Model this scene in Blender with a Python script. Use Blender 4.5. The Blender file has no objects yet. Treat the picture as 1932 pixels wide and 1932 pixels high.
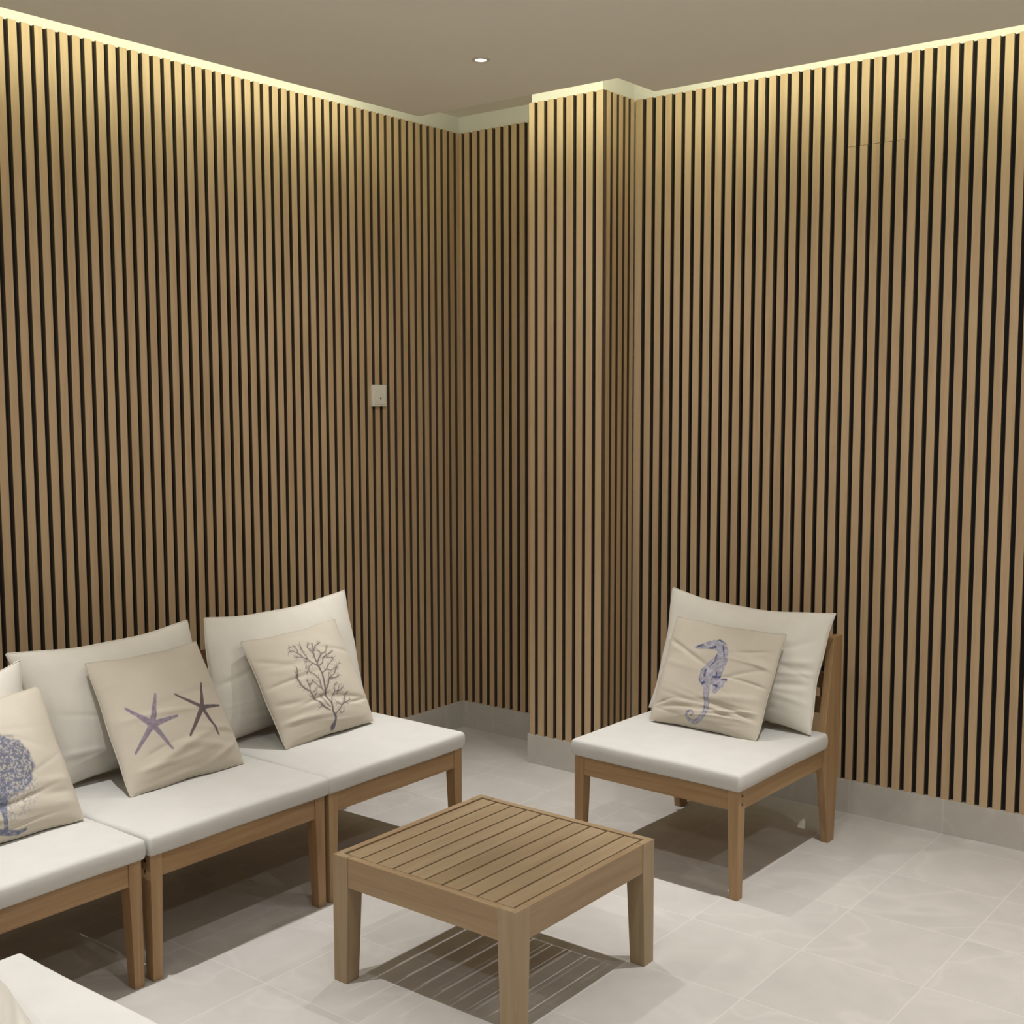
import bpy, bmesh, math, random
import numpy as np
from mathutils import Matrix, Vector

random.seed(7)
sc = bpy.context.scene
C = sc.collection

# ------------------------------------------------------------------ camera
cam_data = bpy.data.cameras.new('camera')
cam = bpy.data.objects.new('camera', cam_data)
C.objects.link(cam)
fwd = Vector((-0.61514, 0.78271, -0.0947)).normalized()
right = Vector((0.78638, 0.61774, -0.00239)).normalized()
up = right.cross(fwd).normalized()
M = Matrix((right, up, -fwd)).transposed().to_4x4()
M.translation = Vector((3.71009, -4.30474, 1.5681))
cam.matrix_world = M
cam_data.sensor_width = 36.0
cam_data.lens = 2307.98 / 1932 * 36.0
cam_data.clip_start = 0.05
sc.camera = cam

# ------------------------------------------------------------------ world, exposure
world = bpy.data.worlds.new('world')
sc.world = world
world.use_nodes = True
world.node_tree.nodes['Background'].inputs[0].default_value = (1, 0.97, 0.92, 1)
world.node_tree.nodes['Background'].inputs[1].default_value = 0.02
sc.view_settings.view_transform = 'Standard'
sc.view_settings.look = 'None'
sc.view_settings.gamma = 1.0
sc.view_settings.exposure = -0.13
sc.view_settings.use_curve_mapping = False

# ------------------------------------------------------------------ lights
COVE_COLOR = (1.0, 1.03, 0.74)
COVE_POWER = 2.35            # watts per metre of LED strip
SPOT_POWER = 175.0
FILL_POWER = 30.0
SPOT_COLOR = (1.0, 0.985, 0.985)
ZC = 2.69                   # underside of the hung ceiling


def led(name, a, b, z, facing):
    """a straight run of cove LED strip from a to b that shines horizontally towards 'facing'"""
    L = math.hypot(b[0] - a[0], b[1] - a[1])
    d = bpy.data.lights.new(name, 'AREA')
    d.shape = 'RECTANGLE'
    d.size = L
    d.size_y = 0.012
    d.energy = COVE_POWER * L
    d.color = COVE_COLOR
    o = bpy.data.objects.new(name, d)
    C.objects.link(o)
    f = Vector(facing).normalized()
    zax = -f
    yax = Vector((0, 0, 1))
    xax = yax.cross(zax)
    m = Matrix((xax, yax, zax)).transposed().to_4x4()
    m.translation = Vector(((a[0] + b[0]) / 2, (a[1] + b[1]) / 2, z))
    o.matrix_world = m


ZL = 2.752
led('cove_light', (0.275, -6.0), (0.275, -0.56), ZL, (-1, 0, 0))
led('cove_light', (0.29, -0.542), (1.24, -0.542), ZL, (0, 1, 0))
led('cove_light', (1.233, -0.545), (1.233, -0.30), ZL, (-1, 0, 0))
led('cove_light', (1.25, -0.296), (5.1, -0.296), ZL, (0, 1, 0))

LAMPS = [(1.02, -1.045), (2.5, -1.06), (1.05, -2.81), (2.5, -2.81), (3.98, -1.06), (3.98, -2.81),
         (1.05, -4.56), (2.5, -4.56), (3.98, -4.56)]
for lx, ly in LAMPS:
    # tight beam from every fitting, plus an added weak wide spot to fill walls
    for power, cone in ((SPOT_POWER, 54), (FILL_POWER, 168)):
        d = bpy.data.lights.new('downlight_or_fill', 'SPOT')
        d.energy = power
        d.color = SPOT_COLOR
        d.spot_size = math.radians(cone)
        d.spot_blend = 1.0
        d.shadow_soft_size = 0.011
        o = bpy.data.objects.new('downlight_or_fill', d)
        C.objects.link(o)
        o.location = (lx, ly, ZC - 0.012)


# ------------------------------------------------------------------ materials
def mat(name):
    m = bpy.data.materials.new(name)
    m.use_nodes = True
    nt = m.node_tree
    return m, nt, nt.nodes['Principled BSDF']


def N(nt, kind, **kw):
    n = nt.nodes.new(kind)
    for k, v in kw.items():
        setattr(n, k, v)
    return n


def ramp(nt, stops):
    r = N(nt, 'ShaderNodeValToRGB')
    e = r.color_ramp.elements
    while len(e) < len(stops):
        e.new(0.5)
    for i, (p, c) in enumerate(stops):
        e[i].position = p
        e[i].color = (c[0], c[1], c[2], 1)
    return r


def paint(name, col, rough=0.85):
    m, nt, p = mat(name)
    tc = N(nt, 'ShaderNodeTexCoord')
    nz = N(nt, 'ShaderNodeTexNoise')
    nz.inputs['Scale'].default_value = 2.5
    nz.inputs['Detail'].default_value = 3
    nt.links.new(tc.outputs['Object'], nz.inputs['Vector'])
    r = ramp(nt, [(0.3, [c * 0.975 for c in col]), (0.7, col)])
    nt.links.new(nz.outputs['Fac'], r.inputs['Fac'])
    nt.links.new(r.outputs['Color'], p.inputs['Base Color'])
    p.inputs['Roughness'].default_value = rough
    return m


def wood(name, axis, light, dark, rough=0.55, slat=False):
    m, nt, p = mat(name)
    tc = N(nt, 'ShaderNodeTexCoord')
    mp = N(nt, 'ShaderNodeMapping')
    s = [38.0, 38.0, 38.0]
    s['xyz'.index(axis)] = 2.2
    mp.inputs['Scale'].default_value = s
    nt.links.new(tc.outputs['Object'], mp.inputs['Vector'])
    oi = N(nt, 'ShaderNodeObjectInfo')
    off = N(nt, 'ShaderNodeVectorMath', operation='SCALE')
    cmb = N(nt, 'ShaderNodeCombineXYZ')
    for i in range(3):
        nt.links.new(oi.outputs['Random'], cmb.inputs[i])
    off.inputs['Scale'].default_value = 40.0
    nt.links.new(cmb.outputs[0], off.inputs[0])
    ad = N(nt, 'ShaderNodeVectorMath', operation='ADD')
    nt.links.new(mp.outputs[0], ad.inputs[0])
    nt.links.new(off.outputs[0], ad.inputs[1])
    nz = N(nt, 'ShaderNodeTexNoise')
    nz.inputs['Scale'].default_value = 1.0
    nz.inputs['Detail'].default_value = 5
    nz.inputs['Roughness'].default_value = 0.6
    nz.inputs['Distortion'].default_value = 0.5
    nt.links.new(ad.outputs[0], nz.inputs['Vector'])
    r = ramp(nt, [(0.30, dark), (0.72, light)])
    if slat:
        at = N(nt, 'ShaderNodeAttribute', attribute_name='tone')
        a1 = N(nt, 'ShaderNodeMath', operation='MULTIPLY_ADD')
        nt.links.new(at.outputs['Fac'], a1.inputs[0])
        a1.inputs[1].default_value = 0.22
        nt.links.new(nz.outputs['Fac'], a1.inputs[2])
        nt.links.new(a1.outputs[0], r.inputs['Fac'])
    else:
        a1 = N(nt, 'ShaderNodeMath', operation='MULTIPLY_ADD')
        nt.links.new(oi.outputs['Random'], a1.inputs[0])
        a1.inputs[1].default_value = 0.2
        b1 = N(nt, 'ShaderNodeMath', operation='SUBTRACT')
        nt.links.new(nz.outputs['Fac'], b1.inputs[0])
        b1.inputs[1].default_value = 0.1
        nt.links.new(b1.outputs[0], a1.inputs[2])
        nt.links.new(a1.outputs[0], r.inputs['Fac'])
    nt.links.new(r.outputs['Color'], p.inputs['Base Color'])
    p.inputs['Roughness'].default_value = rough
    bp = N(nt, 'ShaderNodeBump')
    bp.inputs['Strength'].default_value = 0.12
    bp.inputs['Distance'].default_value = 0.001
    nt.links.new(nz.outputs['Fac'], bp.inputs['Height'])
    nt.links.new(bp.outputs[0], p.inputs['Normal'])
    return m


def cloth(name, col, printed=False):
    m, nt, p = mat(name)
    tc = N(nt, 'ShaderNodeTexCoord')
    nz = N(nt, 'ShaderNodeTexNoise')
    nz.inputs['Scale'].default_value = 14
    nz.inputs['Detail'].default_value = 4
    nt.links.new(tc.outputs['Object'], nz.inputs['Vector'])
    r = ramp(nt, [(0.3, [c * 0.955 for c in col]), (0.7, col)])
    nt.links.new(nz.outputs['Fac'], r.inputs['Fac'])
    src = r.outputs['Color']
    if printed:
        at = N(nt, 'ShaderNodeAttribute', attribute_name='ink')
        mx = N(nt, 'ShaderNodeMix', data_type='RGBA')
        nt.links.new(at.outputs['Alpha'], mx.inputs['Factor'])
        nt.links.new(src, mx.inputs['A'])
        nt.links.new(at.outputs['Color'], mx.inputs['B'])
        src = mx.outputs['Result']
    nt.links.new(src, p.inputs['Base Color'])
    p.inputs['Roughness'].default_value = 0.95
    p.inputs['Specular IOR Level'].default_value = 0.15
    w = N(nt, 'ShaderNodeTexNoise')
    w.inputs['Scale'].default_value = 420
    w.inputs['Detail'].default_value = 1
    nt.links.new(tc.outputs['Object'], w.inputs['Vector'])
    bp = N(nt, 'ShaderNodeBump')
    bp.inputs['Strength'].default_value = 0.10
    bp.inputs['Distance'].default_value = 0.002
    nt.links.new(w.outputs['Fac'], bp.inputs['Height'])
    nt.links.new(bp.outputs[0], p.inputs['Normal'])
    return m


def stone(name, col, x0, y0, pitch_x, pitch_y, grout=0.0022, rough=0.5, use_y=True, use_x=True):
    """square porcelain tiles with soft pale veins and thin pale joints"""
    m, nt, p = mat(name)
    tc = N(nt, 'ShaderNodeTexCoord')
    sep = N(nt, 'ShaderNodeSeparateXYZ')
    nt.links.new(tc.outputs['Object'], sep.inputs[0])

    def joint(out, o, pitch):
        a = N(nt, 'ShaderNodeMath', operation='SUBTRACT')
        nt.links.new(out, a.inputs[0])
        a.inputs[1].default_value = o - pitch / 2
        b = N(nt, 'ShaderNodeMath', operation='DIVIDE')
        nt.links.new(a.outputs[0], b.inputs[0])
        b.inputs[1].default_value = pitch
        fl = N(nt, 'ShaderNodeMath', operation='FLOOR')
        nt.links.new(b.outputs[0], fl.inputs[0])
        f = N(nt, 'ShaderNodeMath', operation='SUBTRACT')
        nt.links.new(b.outputs[0], f.inputs[0])
        nt.links.new(fl.outputs[0], f.inputs[1])
        c = N(nt, 'ShaderNodeMath', operation='SUBTRACT')
        nt.links.new(f.outputs[0], c.inputs[0])
        c.inputs[1].default_value = 0.5
        d = N(nt, 'ShaderNodeMath', operation='ABSOLUTE')
        nt.links.new(c.outputs[0], d.inputs[0])
        e = N(nt, 'ShaderNodeMath', operation='LESS_THAN')
        nt.links.new(d.outputs[0], e.inputs[0])
        e.inputs[1].default_value = grout / pitch
        # cell id is taken half a pitch further
        g = N(nt, 'ShaderNodeMath', operation='ADD')
        nt.links.new(b.outputs[0], g.inputs[0])
        g.inputs[1].default_value = 0.5
        h = N(nt, 'ShaderNodeMath', operation='FLOOR')
        nt.links.new(g.outputs[0], h.inputs[0])
        return e.outputs[0], h.outputs[0]
    jx, ix = joint(sep.outputs[0], x0, pitch_x)
    jy, iy = joint(sep.outputs[1], y0, pitch_y)
    mxj = N(nt, 'ShaderNodeMath', operation='MAXIMUM')
    nt.links.new(jx, mxj.inputs[0])
    nt.links.new(jy, mxj.inputs[1])
    cell = N(nt, 'ShaderNodeCombineXYZ')
    nt.links.new(ix, cell.inputs[0])
    nt.links.new(iy, cell.inputs[1])
    wn = N(nt, 'ShaderNodeTexWhiteNoise', noise_dimensions='3D')
    nt.links.new(cell.outputs[0], wn.inputs['Vector'])
    sh = N(nt, 'ShaderNodeVectorMath', operation='MULTIPLY_ADD')
    nt.links.new(wn.outputs['Color'], sh.inputs[0])
    sh.inputs[1].default_value = (9, 9, 9)
    nt.links.new(tc.outputs['Object'], sh.inputs[2])
    n1 = N(nt, 'ShaderNodeTexNoise')
    n1.inputs['Scale'].default_value = 5.0
    n1.inputs['Detail'].default_value = 6
    n1.inputs['Roughness'].default_value = 0.6
    n1.inputs['Distortion'].default_value = 0.6
    nt.links.new(sh.outputs[0], n1.inputs['Vector'])
    r = ramp(nt, [(0.28, [c * 0.90 for c in col]), (0.72, [c * 1.05 for c in col])])
    nt.links.new(n1.outputs['Fac'], r.inputs['Fac'])
    # veins: thin crests of a distorted noise
    n2 = N(nt, 'ShaderNodeTexNoise')
    n2.inputs['Scale'].default_value = 1.7
    n2.inputs['Detail'].default_value = 3
    n2.inputs['Distortion'].default_value = 0.5
    nt.links.new(sh.outputs[0], n2.inputs['Vector'])
    v1 = N(nt, 'ShaderNodeMath', operation='SUBTRACT')
    nt.links.new(n2.outputs['Fac'], v1.inputs[0])
    v1.inputs[1].default_value = 0.5
    v2 = N(nt, 'ShaderNodeMath', operation='ABSOLUTE')
    nt.links.new(v1.outputs[0], v2.inputs[0])
    v3 = N(nt, 'ShaderNodeMapRange')
    v3.inputs['From Min'].default_value = 0.0
    v3.inputs['From Max'].default_value = 0.02
    v3.inputs['To Min'].default_value = 0.24
    v3.inputs['To Max'].default_value = 0.0
    nt.links.new(v2.outputs[0], v3.inputs['Value'])
    mx = N(nt, 'ShaderNodeMix', data_type='RGBA')
    nt.links.new(v3.outputs[0], mx.inputs['Factor'])
    nt.links.new(r.outputs['Color'], mx.inputs['A'])
    mx.inputs['B'].default_value = [min(1, c * 1.28) for c in col] + [1]
    m2 = N(nt, 'ShaderNodeMix', data_type='RGBA')
    gm = N(nt, 'ShaderNodeMath', operation='MULTIPLY')
    nt.links.new(mxj.outputs[0], gm.inputs[0])
    gm.inputs[1].default_value = 0.55
    nt.links.new(gm.outputs[0], m2.inputs['Factor'])
    nt.links.new(mx.outputs['Result'], m2.inputs['A'])
    m2.inputs['B'].default_value = [min(1, c * 1.22) for c in col] + [1]
    nt.links.new(m2.outputs['Result'], p.inputs['Base Color'])
    p.inputs['Roughness'].default_value = rough
    p.inputs['Specular IOR Level'].default_value = 0.3
    return m


def flat(name, col, rough=0.6, metal=0.0):
    m, nt, p = mat(name)
    tc = N(nt, 'ShaderNodeTexCoord')
    nz = N(nt, 'ShaderNodeTexNoise')
    nz.inputs['Scale'].default_value = 30
    nt.links.new(tc.outputs['Object'], nz.inputs['Vector'])
    r = ramp(nt, [(0.3, [c * 0.95 for c in col]), (0.7, col)])
    nt.links.new(nz.outputs['Fac'], r.inputs['Fac'])
    nt.links.new(r.outputs['Color'], p.inputs['Base Color'])
    p.inputs['Roughness'].default_value = rough
    p.inputs['Metallic'].default_value = metal
    return m


def glow(name, col, strength):
    m, nt, p = mat(name)
    p.inputs['Base Color'].default_value = (*col, 1)
    p.inputs['Emission Color'].default_value = (*col, 1)
    p.inputs['Emission Strength'].default_value = strength
    return m


WALL_PAINT = paint('wall_paint', (0.84, 0.80, 0.70))
COVE_PAINT = paint('cove_paint', (0.66, 0.635, 0.57))
CEILING_PAINT = paint('ceiling_paint', (0.91, 0.885, 0.785))
OAK = wood('oak_slat', 'z', (0.51, 0.365, 0.215), (0.41, 0.28, 0.155), 0.6, slat=True)
OAK_SHADED = flat('shaded_slat_edge', (0.10, 0.066, 0.034), 0.8)  # slat sides: oak darkened to stand for shade in the gaps
FELT = flat('black_felt', (0.012, 0.011, 0.010), 0.95)
TILE = stone('floor_tile', (0.52, 0.497, 0.462), 0.89, -1.886, 0.3498, 0.354)
SKIRT = stone('skirting_tile', (0.50, 0.475, 0.43), 0.885, -0.09, 0.351, 0.354)
AC_L, AC_D = (0.385, 0.25, 0.125), (0.265, 0.150, 0.066)
ACACIA = {a: wood('acacia_' + a, a, AC_L, AC_D, 0.5) for a in 'xyz'}
TT_L, TT_D = (0.355, 0.265, 0.160), (0.275, 0.195, 0.108)
TABLE_WOOD = {a: wood('table_wood_' + a, a, TT_L, TT_D, 0.5) for a in 'xyz'}
APRON = {a: wood('table_apron_' + a, a, (0.365, 0.26, 0.15), (0.27, 0.178, 0.092), 0.5) for a in 'xy'}
WHITE_CANVAS = cloth('white_canvas', (0.56, 0.55, 0.518))
CREAM_CANVAS = cloth('cream_canvas', (0.68, 0.65, 0.58))
PRINT_CANVAS = cloth('printed_canvas', (0.53, 0.482, 0.40), printed=True)
PLASTIC = flat('white_plastic', (0.72, 0.69, 0.60), 0.4)
GREY_PLASTIC = flat('grey_plastic', (0.16, 0.15, 0.13), 0.5)
DARK_METAL = flat('dark_metal', (0.03, 0.024, 0.018), 0.5)
LENS = glow('lamp_lens', (1.0, 0.98, 1.0), 14.0)


# ------------------------------------------------------------------ object helpers
def obj(name, bm, mats, parent=None, smooth=False):
    me = bpy.data.meshes.new(name)
    if smooth:
        for f in bm.faces:
            f.smooth = True
    bm.normal_update()
    bm.to_mesh(me)
    bm.free()
    if not isinstance(mats, (list, tuple)):
        mats = [mats]
    for m in mats:
        me.materials.append(m)
    o = bpy.data.objects.new(name, me)
    C.objects.link(o)
    if parent:
        o.parent = parent
    return o


def tag(o, label=None, cat=None, group=None, kind=None):
    if label:
        o['label'] = label
    if cat:
        o['category'] = cat
    if group:
        o['group'] = group
    if kind:
        o['kind'] = kind
    return o


def thing(name, loc, rotz, label, cat, group=None):
    o = bpy.data.objects.new(name, None)
    o.empty_display_size = 0.1
    C.objects.link(o)
    o.location = loc
    o.rotation_euler = (0, 0, rotz)
    return tag(o, label, cat, group)


def copy_tree(o, parent=None):
    c = o.copy()
    C.objects.link(c)
    if parent:
        c.parent = parent
    for ch in list(o.children):
        copy_tree(ch, c)
    return c


def box(bm, x0, x1, y0, y1, z0, z1, mi=0, bevel=0.0):
    v = [bm.verts.new(p) for p in ((x0, y0, z0), (x1, y0, z0), (x1, y1, z0), (x0, y1, z0),
                                   (x0, y0, z1), (x1, y0, z1), (x1, y1, z1), (x0, y1, z1))]
    fs = [bm.faces.new([v[i] for i in q]) for q in
          ((3, 2, 1, 0), (4, 5, 6, 7), (0, 1, 5, 4), (1, 2, 6, 5), (2, 3, 7, 6), (3, 0, 4, 7))]
    for f in fs:
        f.material_index = mi
    if bevel:
        es = list({e for f in fs for e in f.edges})
        bmesh.ops.bevel(bm, geom=es, offset=bevel, segments=2, affect='EDGES', profile=0.6)
    return fs


def boxbm(*a, **k):
    bm = bmesh.new()
    box(bm, *a, **k)
    return bm


def prism(pts, axis, a0, a1, bevel=0.0):
    """closed outline pts (two coords) extruded along an axis from a0 to a1"""
    bm = bmesh.new()

    def P(q, a):
        if axis == 'x':
            return (a, q[0], q[1])
        if axis == 'y':
            return (q[0], a, q[1])
        return (q[0], q[1], a)
    lo = [bm.verts.new(P(q, a0)) for q in pts]
    hi = [bm.verts.new(P(q, a1)) for q in pts]
    n = len(pts)
    bm.faces.new(lo[::-1])
    bm.faces.new(hi)
    for i in range(n):
        bm.faces.new((lo[i], lo[(i + 1) % n], hi[(i + 1) % n], hi[i]))
    bmesh.ops.recalc_face_normals(bm, faces=bm.faces[:])
    if bevel:
        bmesh.ops.bevel(bm, geom=bm.edges[:], offset=bevel, segments=2, affect='EDGES', profile=0.6)
    return bm


def loft(rings, bevel=0.0):
    """stack of equal-length rings of 3D points, capped"""
    bm = bmesh.new()
    R = [[bm.verts.new(p) for p in r] for r in rings]
    n = len(R[0])
    bm.faces.new(R[0][::-1])
    bm.faces.new(R[-1])
    for a, b in zip(R, R[1:]):
        for i in range(n):
            bm.faces.new((a[i], a[(i + 1) % n], b[(i + 1) % n], b[i]))
    bmesh.ops.recalc_face_normals(bm, faces=bm.faces[:])
    if bevel:
        bmesh.ops.bevel(bm, geom=bm.edges[:], offset=bevel, segments=2, affect='EDGES', profile=0.6)
    return bm


def disc(bm, c, ax, r, depth, seg=14, mi=0):
    """short cylinder along axis ax centred at c"""
    cs = []
    for s in (-1, 1):
        ring = []
        for i in range(seg):
            t = 2 * math.pi * i / seg
            p = [r * math.cos(t), r * math.sin(t)]
            p.insert('xyz'.index(ax), s * depth / 2)
            ring.append(bm.verts.new([c[k] + p[k] for k in range(3)]))
        cs.append(ring)
    fs = [bm.faces.new(cs[0][::-1]), bm.faces.new(cs[1])]
    for i in range(seg):
        fs.append(bm.faces.new((cs[0][i], cs[0][(i + 1) % seg], cs[1][(i + 1) % seg], cs[1][i])))
    for f in fs:
        f.material_index = mi
    bmesh.ops.recalc_face_normals(bm, faces=fs)


# ------------------------------------------------------------------ room shell
ZS, ZT, ZW = 0.1258, 2.756, 2.8344
XR, YN = 5.3, -6.2          # far right and near limits of the room
B, CO = 0.0355, 0.2278       # recess depth, pillar depth
CX1, CX2 = 0.593, 0.9692
SD = 0.0150                  # slat depth in front of the felt
WD = 0.024                   # panel thickness in front of the plaster
GAP = 0.0164


def structure(name, bm, m, parent=None):
    o = obj(name, bm, m, parent)
    if parent is None:
        o['kind'] = 'structure'
    return o


structure('floor', boxbm(-0.3, XR + 0.1, YN - 0.1, 0.35, -0.08, 0.0), TILE)
WL = structure('wall_left', boxbm(-0.22, -WD, YN - 0.1, 0.35, 0, ZW + 0.1), COVE_PAINT)
WB = structure('wall_back', boxbm(-WD, CX1 + WD, B + WD, 0.35, 0, ZW + 0.1), COVE_PAINT)
WP = structure('wall_pillar', boxbm(CX1 + 0.002, CX2 - WD, -CO + WD, 0.35, 0, ZW + 0.1), COVE_PAINT)
WR = structure('wall_right', boxbm(CX2 - WD, XR + 0.1, WD, 0.35, 0, ZW + 0.1), COVE_PAINT)
structure('wall_front', boxbm(-WD, XR + 0.1, YN - 0.1, YN, 0, ZW + 0.1), WALL_PAINT)
structure('wall_side', boxbm(XR, XR + 0.1, YN, WD, 0, ZW + 0.1), WALL_PAINT)
structure('ceiling_cove', boxbm(-WD, XR, YN, B + WD, ZW, ZW + 0.08), WALL_PAINT)
pts = [(0.2884, YN), (0.2884, -0.5551), (1.2463, -0.5551), (1.2463, -0.3091), (XR, -0.3091), (XR, YN)]
structure('ceiling', prism(pts, 'z', ZC, ZC + 0.03), CEILING_PAINT)


def slats(parent, along, const, normal, ranges, zsplit=None, bshrink=(0, 0)):
    """oak slats over black felt. along: 'x' or 'y'; const: front plane; normal: +1/-1 room side;
    ranges: list of (a, b) of each slat"""
    bm = bmesh.new()
    lay = bm.faces.layers.float.new('tone')

    def put(a, b, n0, n1, z0, z1, mi, tone):
        n0, n1 = sorted((n0, n1))
        if along == 'x':
            fs = box(bm, a, b, n0, n1, z0, z1, mi)
        else:
            fs = box(bm, n0, n1, a, b, z0, z1, mi)
        for i, f in enumerate(fs):
            f[lay] = tone
            # only the broad face has full oak colour; the sides have shade painted in
            if mi == 0 and i in ((3, 5) if along == 'x' else (2, 4)):
                f.material_index = 2
    for a, b in ranges:
        t = random.random()
        f0, f1 = const, const - normal * SD
        zs = zsplit(a) if zsplit else None
        if zs:
            put(a, b, f0, f1, ZS, zs - 0.0006, 0, t)
            put(a + 0.0012, b + 0.0012, f0 + normal * 0.0006, f1, zs + 0.0006, ZT, 0, random.random())
        else:
            put(a, b, f0, f1, ZS, ZT, 0, t)
    lo = min(r[0] for r in ranges) + bshrink[0]
    hi = max(r[1] for r in ranges) - bshrink[1]
    put(lo, hi, const - normal * SD, const - normal * (WD - 0.0005), ZS, ZT, 1, 0.5)
    return obj('slat_panelling', bm, [OAK, FELT, OAK_SHADED], parent)


def from_gaps(gaps, lo, hi, w=GAP):
    g = sorted(gaps)
    e = [lo] + [v for c in g for v in (c - w / 2, c + w / 2)] + [hi]
    return [(e[i], e[i + 1]) for i in range(0, len(e), 2) if e[i + 1] - e[i] > 0.003]


slats(WL, 'y', 0.0, 1, from_gaps([B - 0.0795 - 0.045 * k for k in range(-1, 138)], YN, B))
slats(WB, 'x', B, -1, from_gaps([0.0203 + 0.0452 * k for k in range(13)], 0.0, CX1 - 0.001))
slats(WP, 'x', -CO, -1, from_gaps([0.6354, 0.6846, 0.7321, 0.7783, 0.8283, 0.8762, 0.9236], CX1 + 0.007, CX2 - 0.006), bshrink=(-0.0065, 0.006))
slats(WP, 'y', CX2, 1, from_gaps([-0.1758, -0.1316, -0.0863, -0.0468, -0.0039], -CO + 0.0165, -0.0005), bshrink=(-0.0015, 0))
slats(WR, 'x', 0.0, -1, from_gaps([1.01 + 0.045 * k for k in range(96)], CX2, XR),
      zsplit=lambda a: 2.458 if 1.86 < a < 2.06 else None)

# tiled skirting
structure('baseboard_left', boxbm(-WD, 0.003, YN, B + WD, 0, ZS), SKIRT)
structure('baseboard_back', boxbm(0.003, CX1 - 0.003, B - 0.003, B + WD, 0, ZS), SKIRT)
bm = bmesh.new()
box(bm, CX1 - 0.003, CX2 + 0.003, -CO - 0.003, -CO + WD, 0, ZS)
box(bm, CX1 - 0.003, CX1 + 0.002, -CO + WD, B + WD, 0, ZS)
box(bm, CX2 - WD, CX2 + 0.003, -CO + WD, -0.003, 0, ZS)
structure('baseboard_pillar', bm, SKIRT)
structure('baseboard_right', boxbm(CX2 - WD, XR, -0.003, WD, 0, ZS), SKIRT)


# ------------------------------------------------------------------ ceiling downlights
def downlight(x, y, label):
    t = thing('downlight', (x, y, ZC), 0, label, 'ceiling light', 'recessed ceiling downlights')
    bm = bmesh.new()
    seg = 36
    prof = [(0.031, 0.0), (0.031, -0.0025), (0.028, -0.004), (0.021, -0.004), (0.016, -0.001), (0.0155, 0.006)]
    R = [[bm.verts.new((r * math.cos(2 * math.pi * i / seg), r * math.sin(2 * math.pi * i / seg), z)) for i in range(seg)]
         for r, z in prof]
    for a, b in zip(R, R[1:]):
        for i in range(seg):
            bm.faces.new((a[i], a[(i + 1) % seg], b[(i + 1) % seg], b[i]))
    obj('trim_ring', bm, PLASTIC, t, True)
    bm = bmesh.new()
    disc(bm, (0, 0, -0.001), 'z', 0.0145, 0.002, 28)
    obj('lens', bm, LENS, t)
    return t


LAMP_LABELS = ['small recessed downlight in ceiling above the corner by the pillar',
               'recessed downlight in ceiling in front of the right slatted wall, above the single armless chair',
               'recessed downlight in ceiling above the front edge of the three seat sofa row',
               'recessed downlight in ceiling nearest to the slatted coffee table',
               'recessed downlight in ceiling by right slatted wall, farthest from the left wall',
               'recessed downlight in middle row of ceiling, farthest from the left wall',
               'recessed downlight near the entrance side, nearest to the left wall',
               'recessed downlight near the entrance side, in the middle of its row',
               'recessed downlight near the entrance side, farthest from the left wall']
for (lx, ly), lb in zip(LAMPS, LAMP_LABELS):
    downlight(lx, ly, lb)

# ------------------------------------------------------------------ wall switch
t = thing('wall_switch', (0.0, -0.517, 1.570), 0, 'small white switch plate on the left slatted wall near the corner', 'switch')
obj('plate', boxbm(0.0002, 0.014, -0.043, 0.043, -0.046, 0.046, bevel=0.003), PLASTIC, t)
obj('rocker', boxbm(0.012, 0.0165, -0.034, 0.034, -0.037, 0.030, bevel=0.0015), PLASTIC, t)
bm = bmesh.new()
disc(bm, (0.0168, 0.003, -0.012), 'x', 0.0042, 0.0012)
tag(obj('indicator', bm, GREY_PLASTIC, t), 'small grey dot')


# ------------------------------------------------------------------ seat module (acacia frame)
W, D = 0.63, 0.69
LG = 0.038


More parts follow.
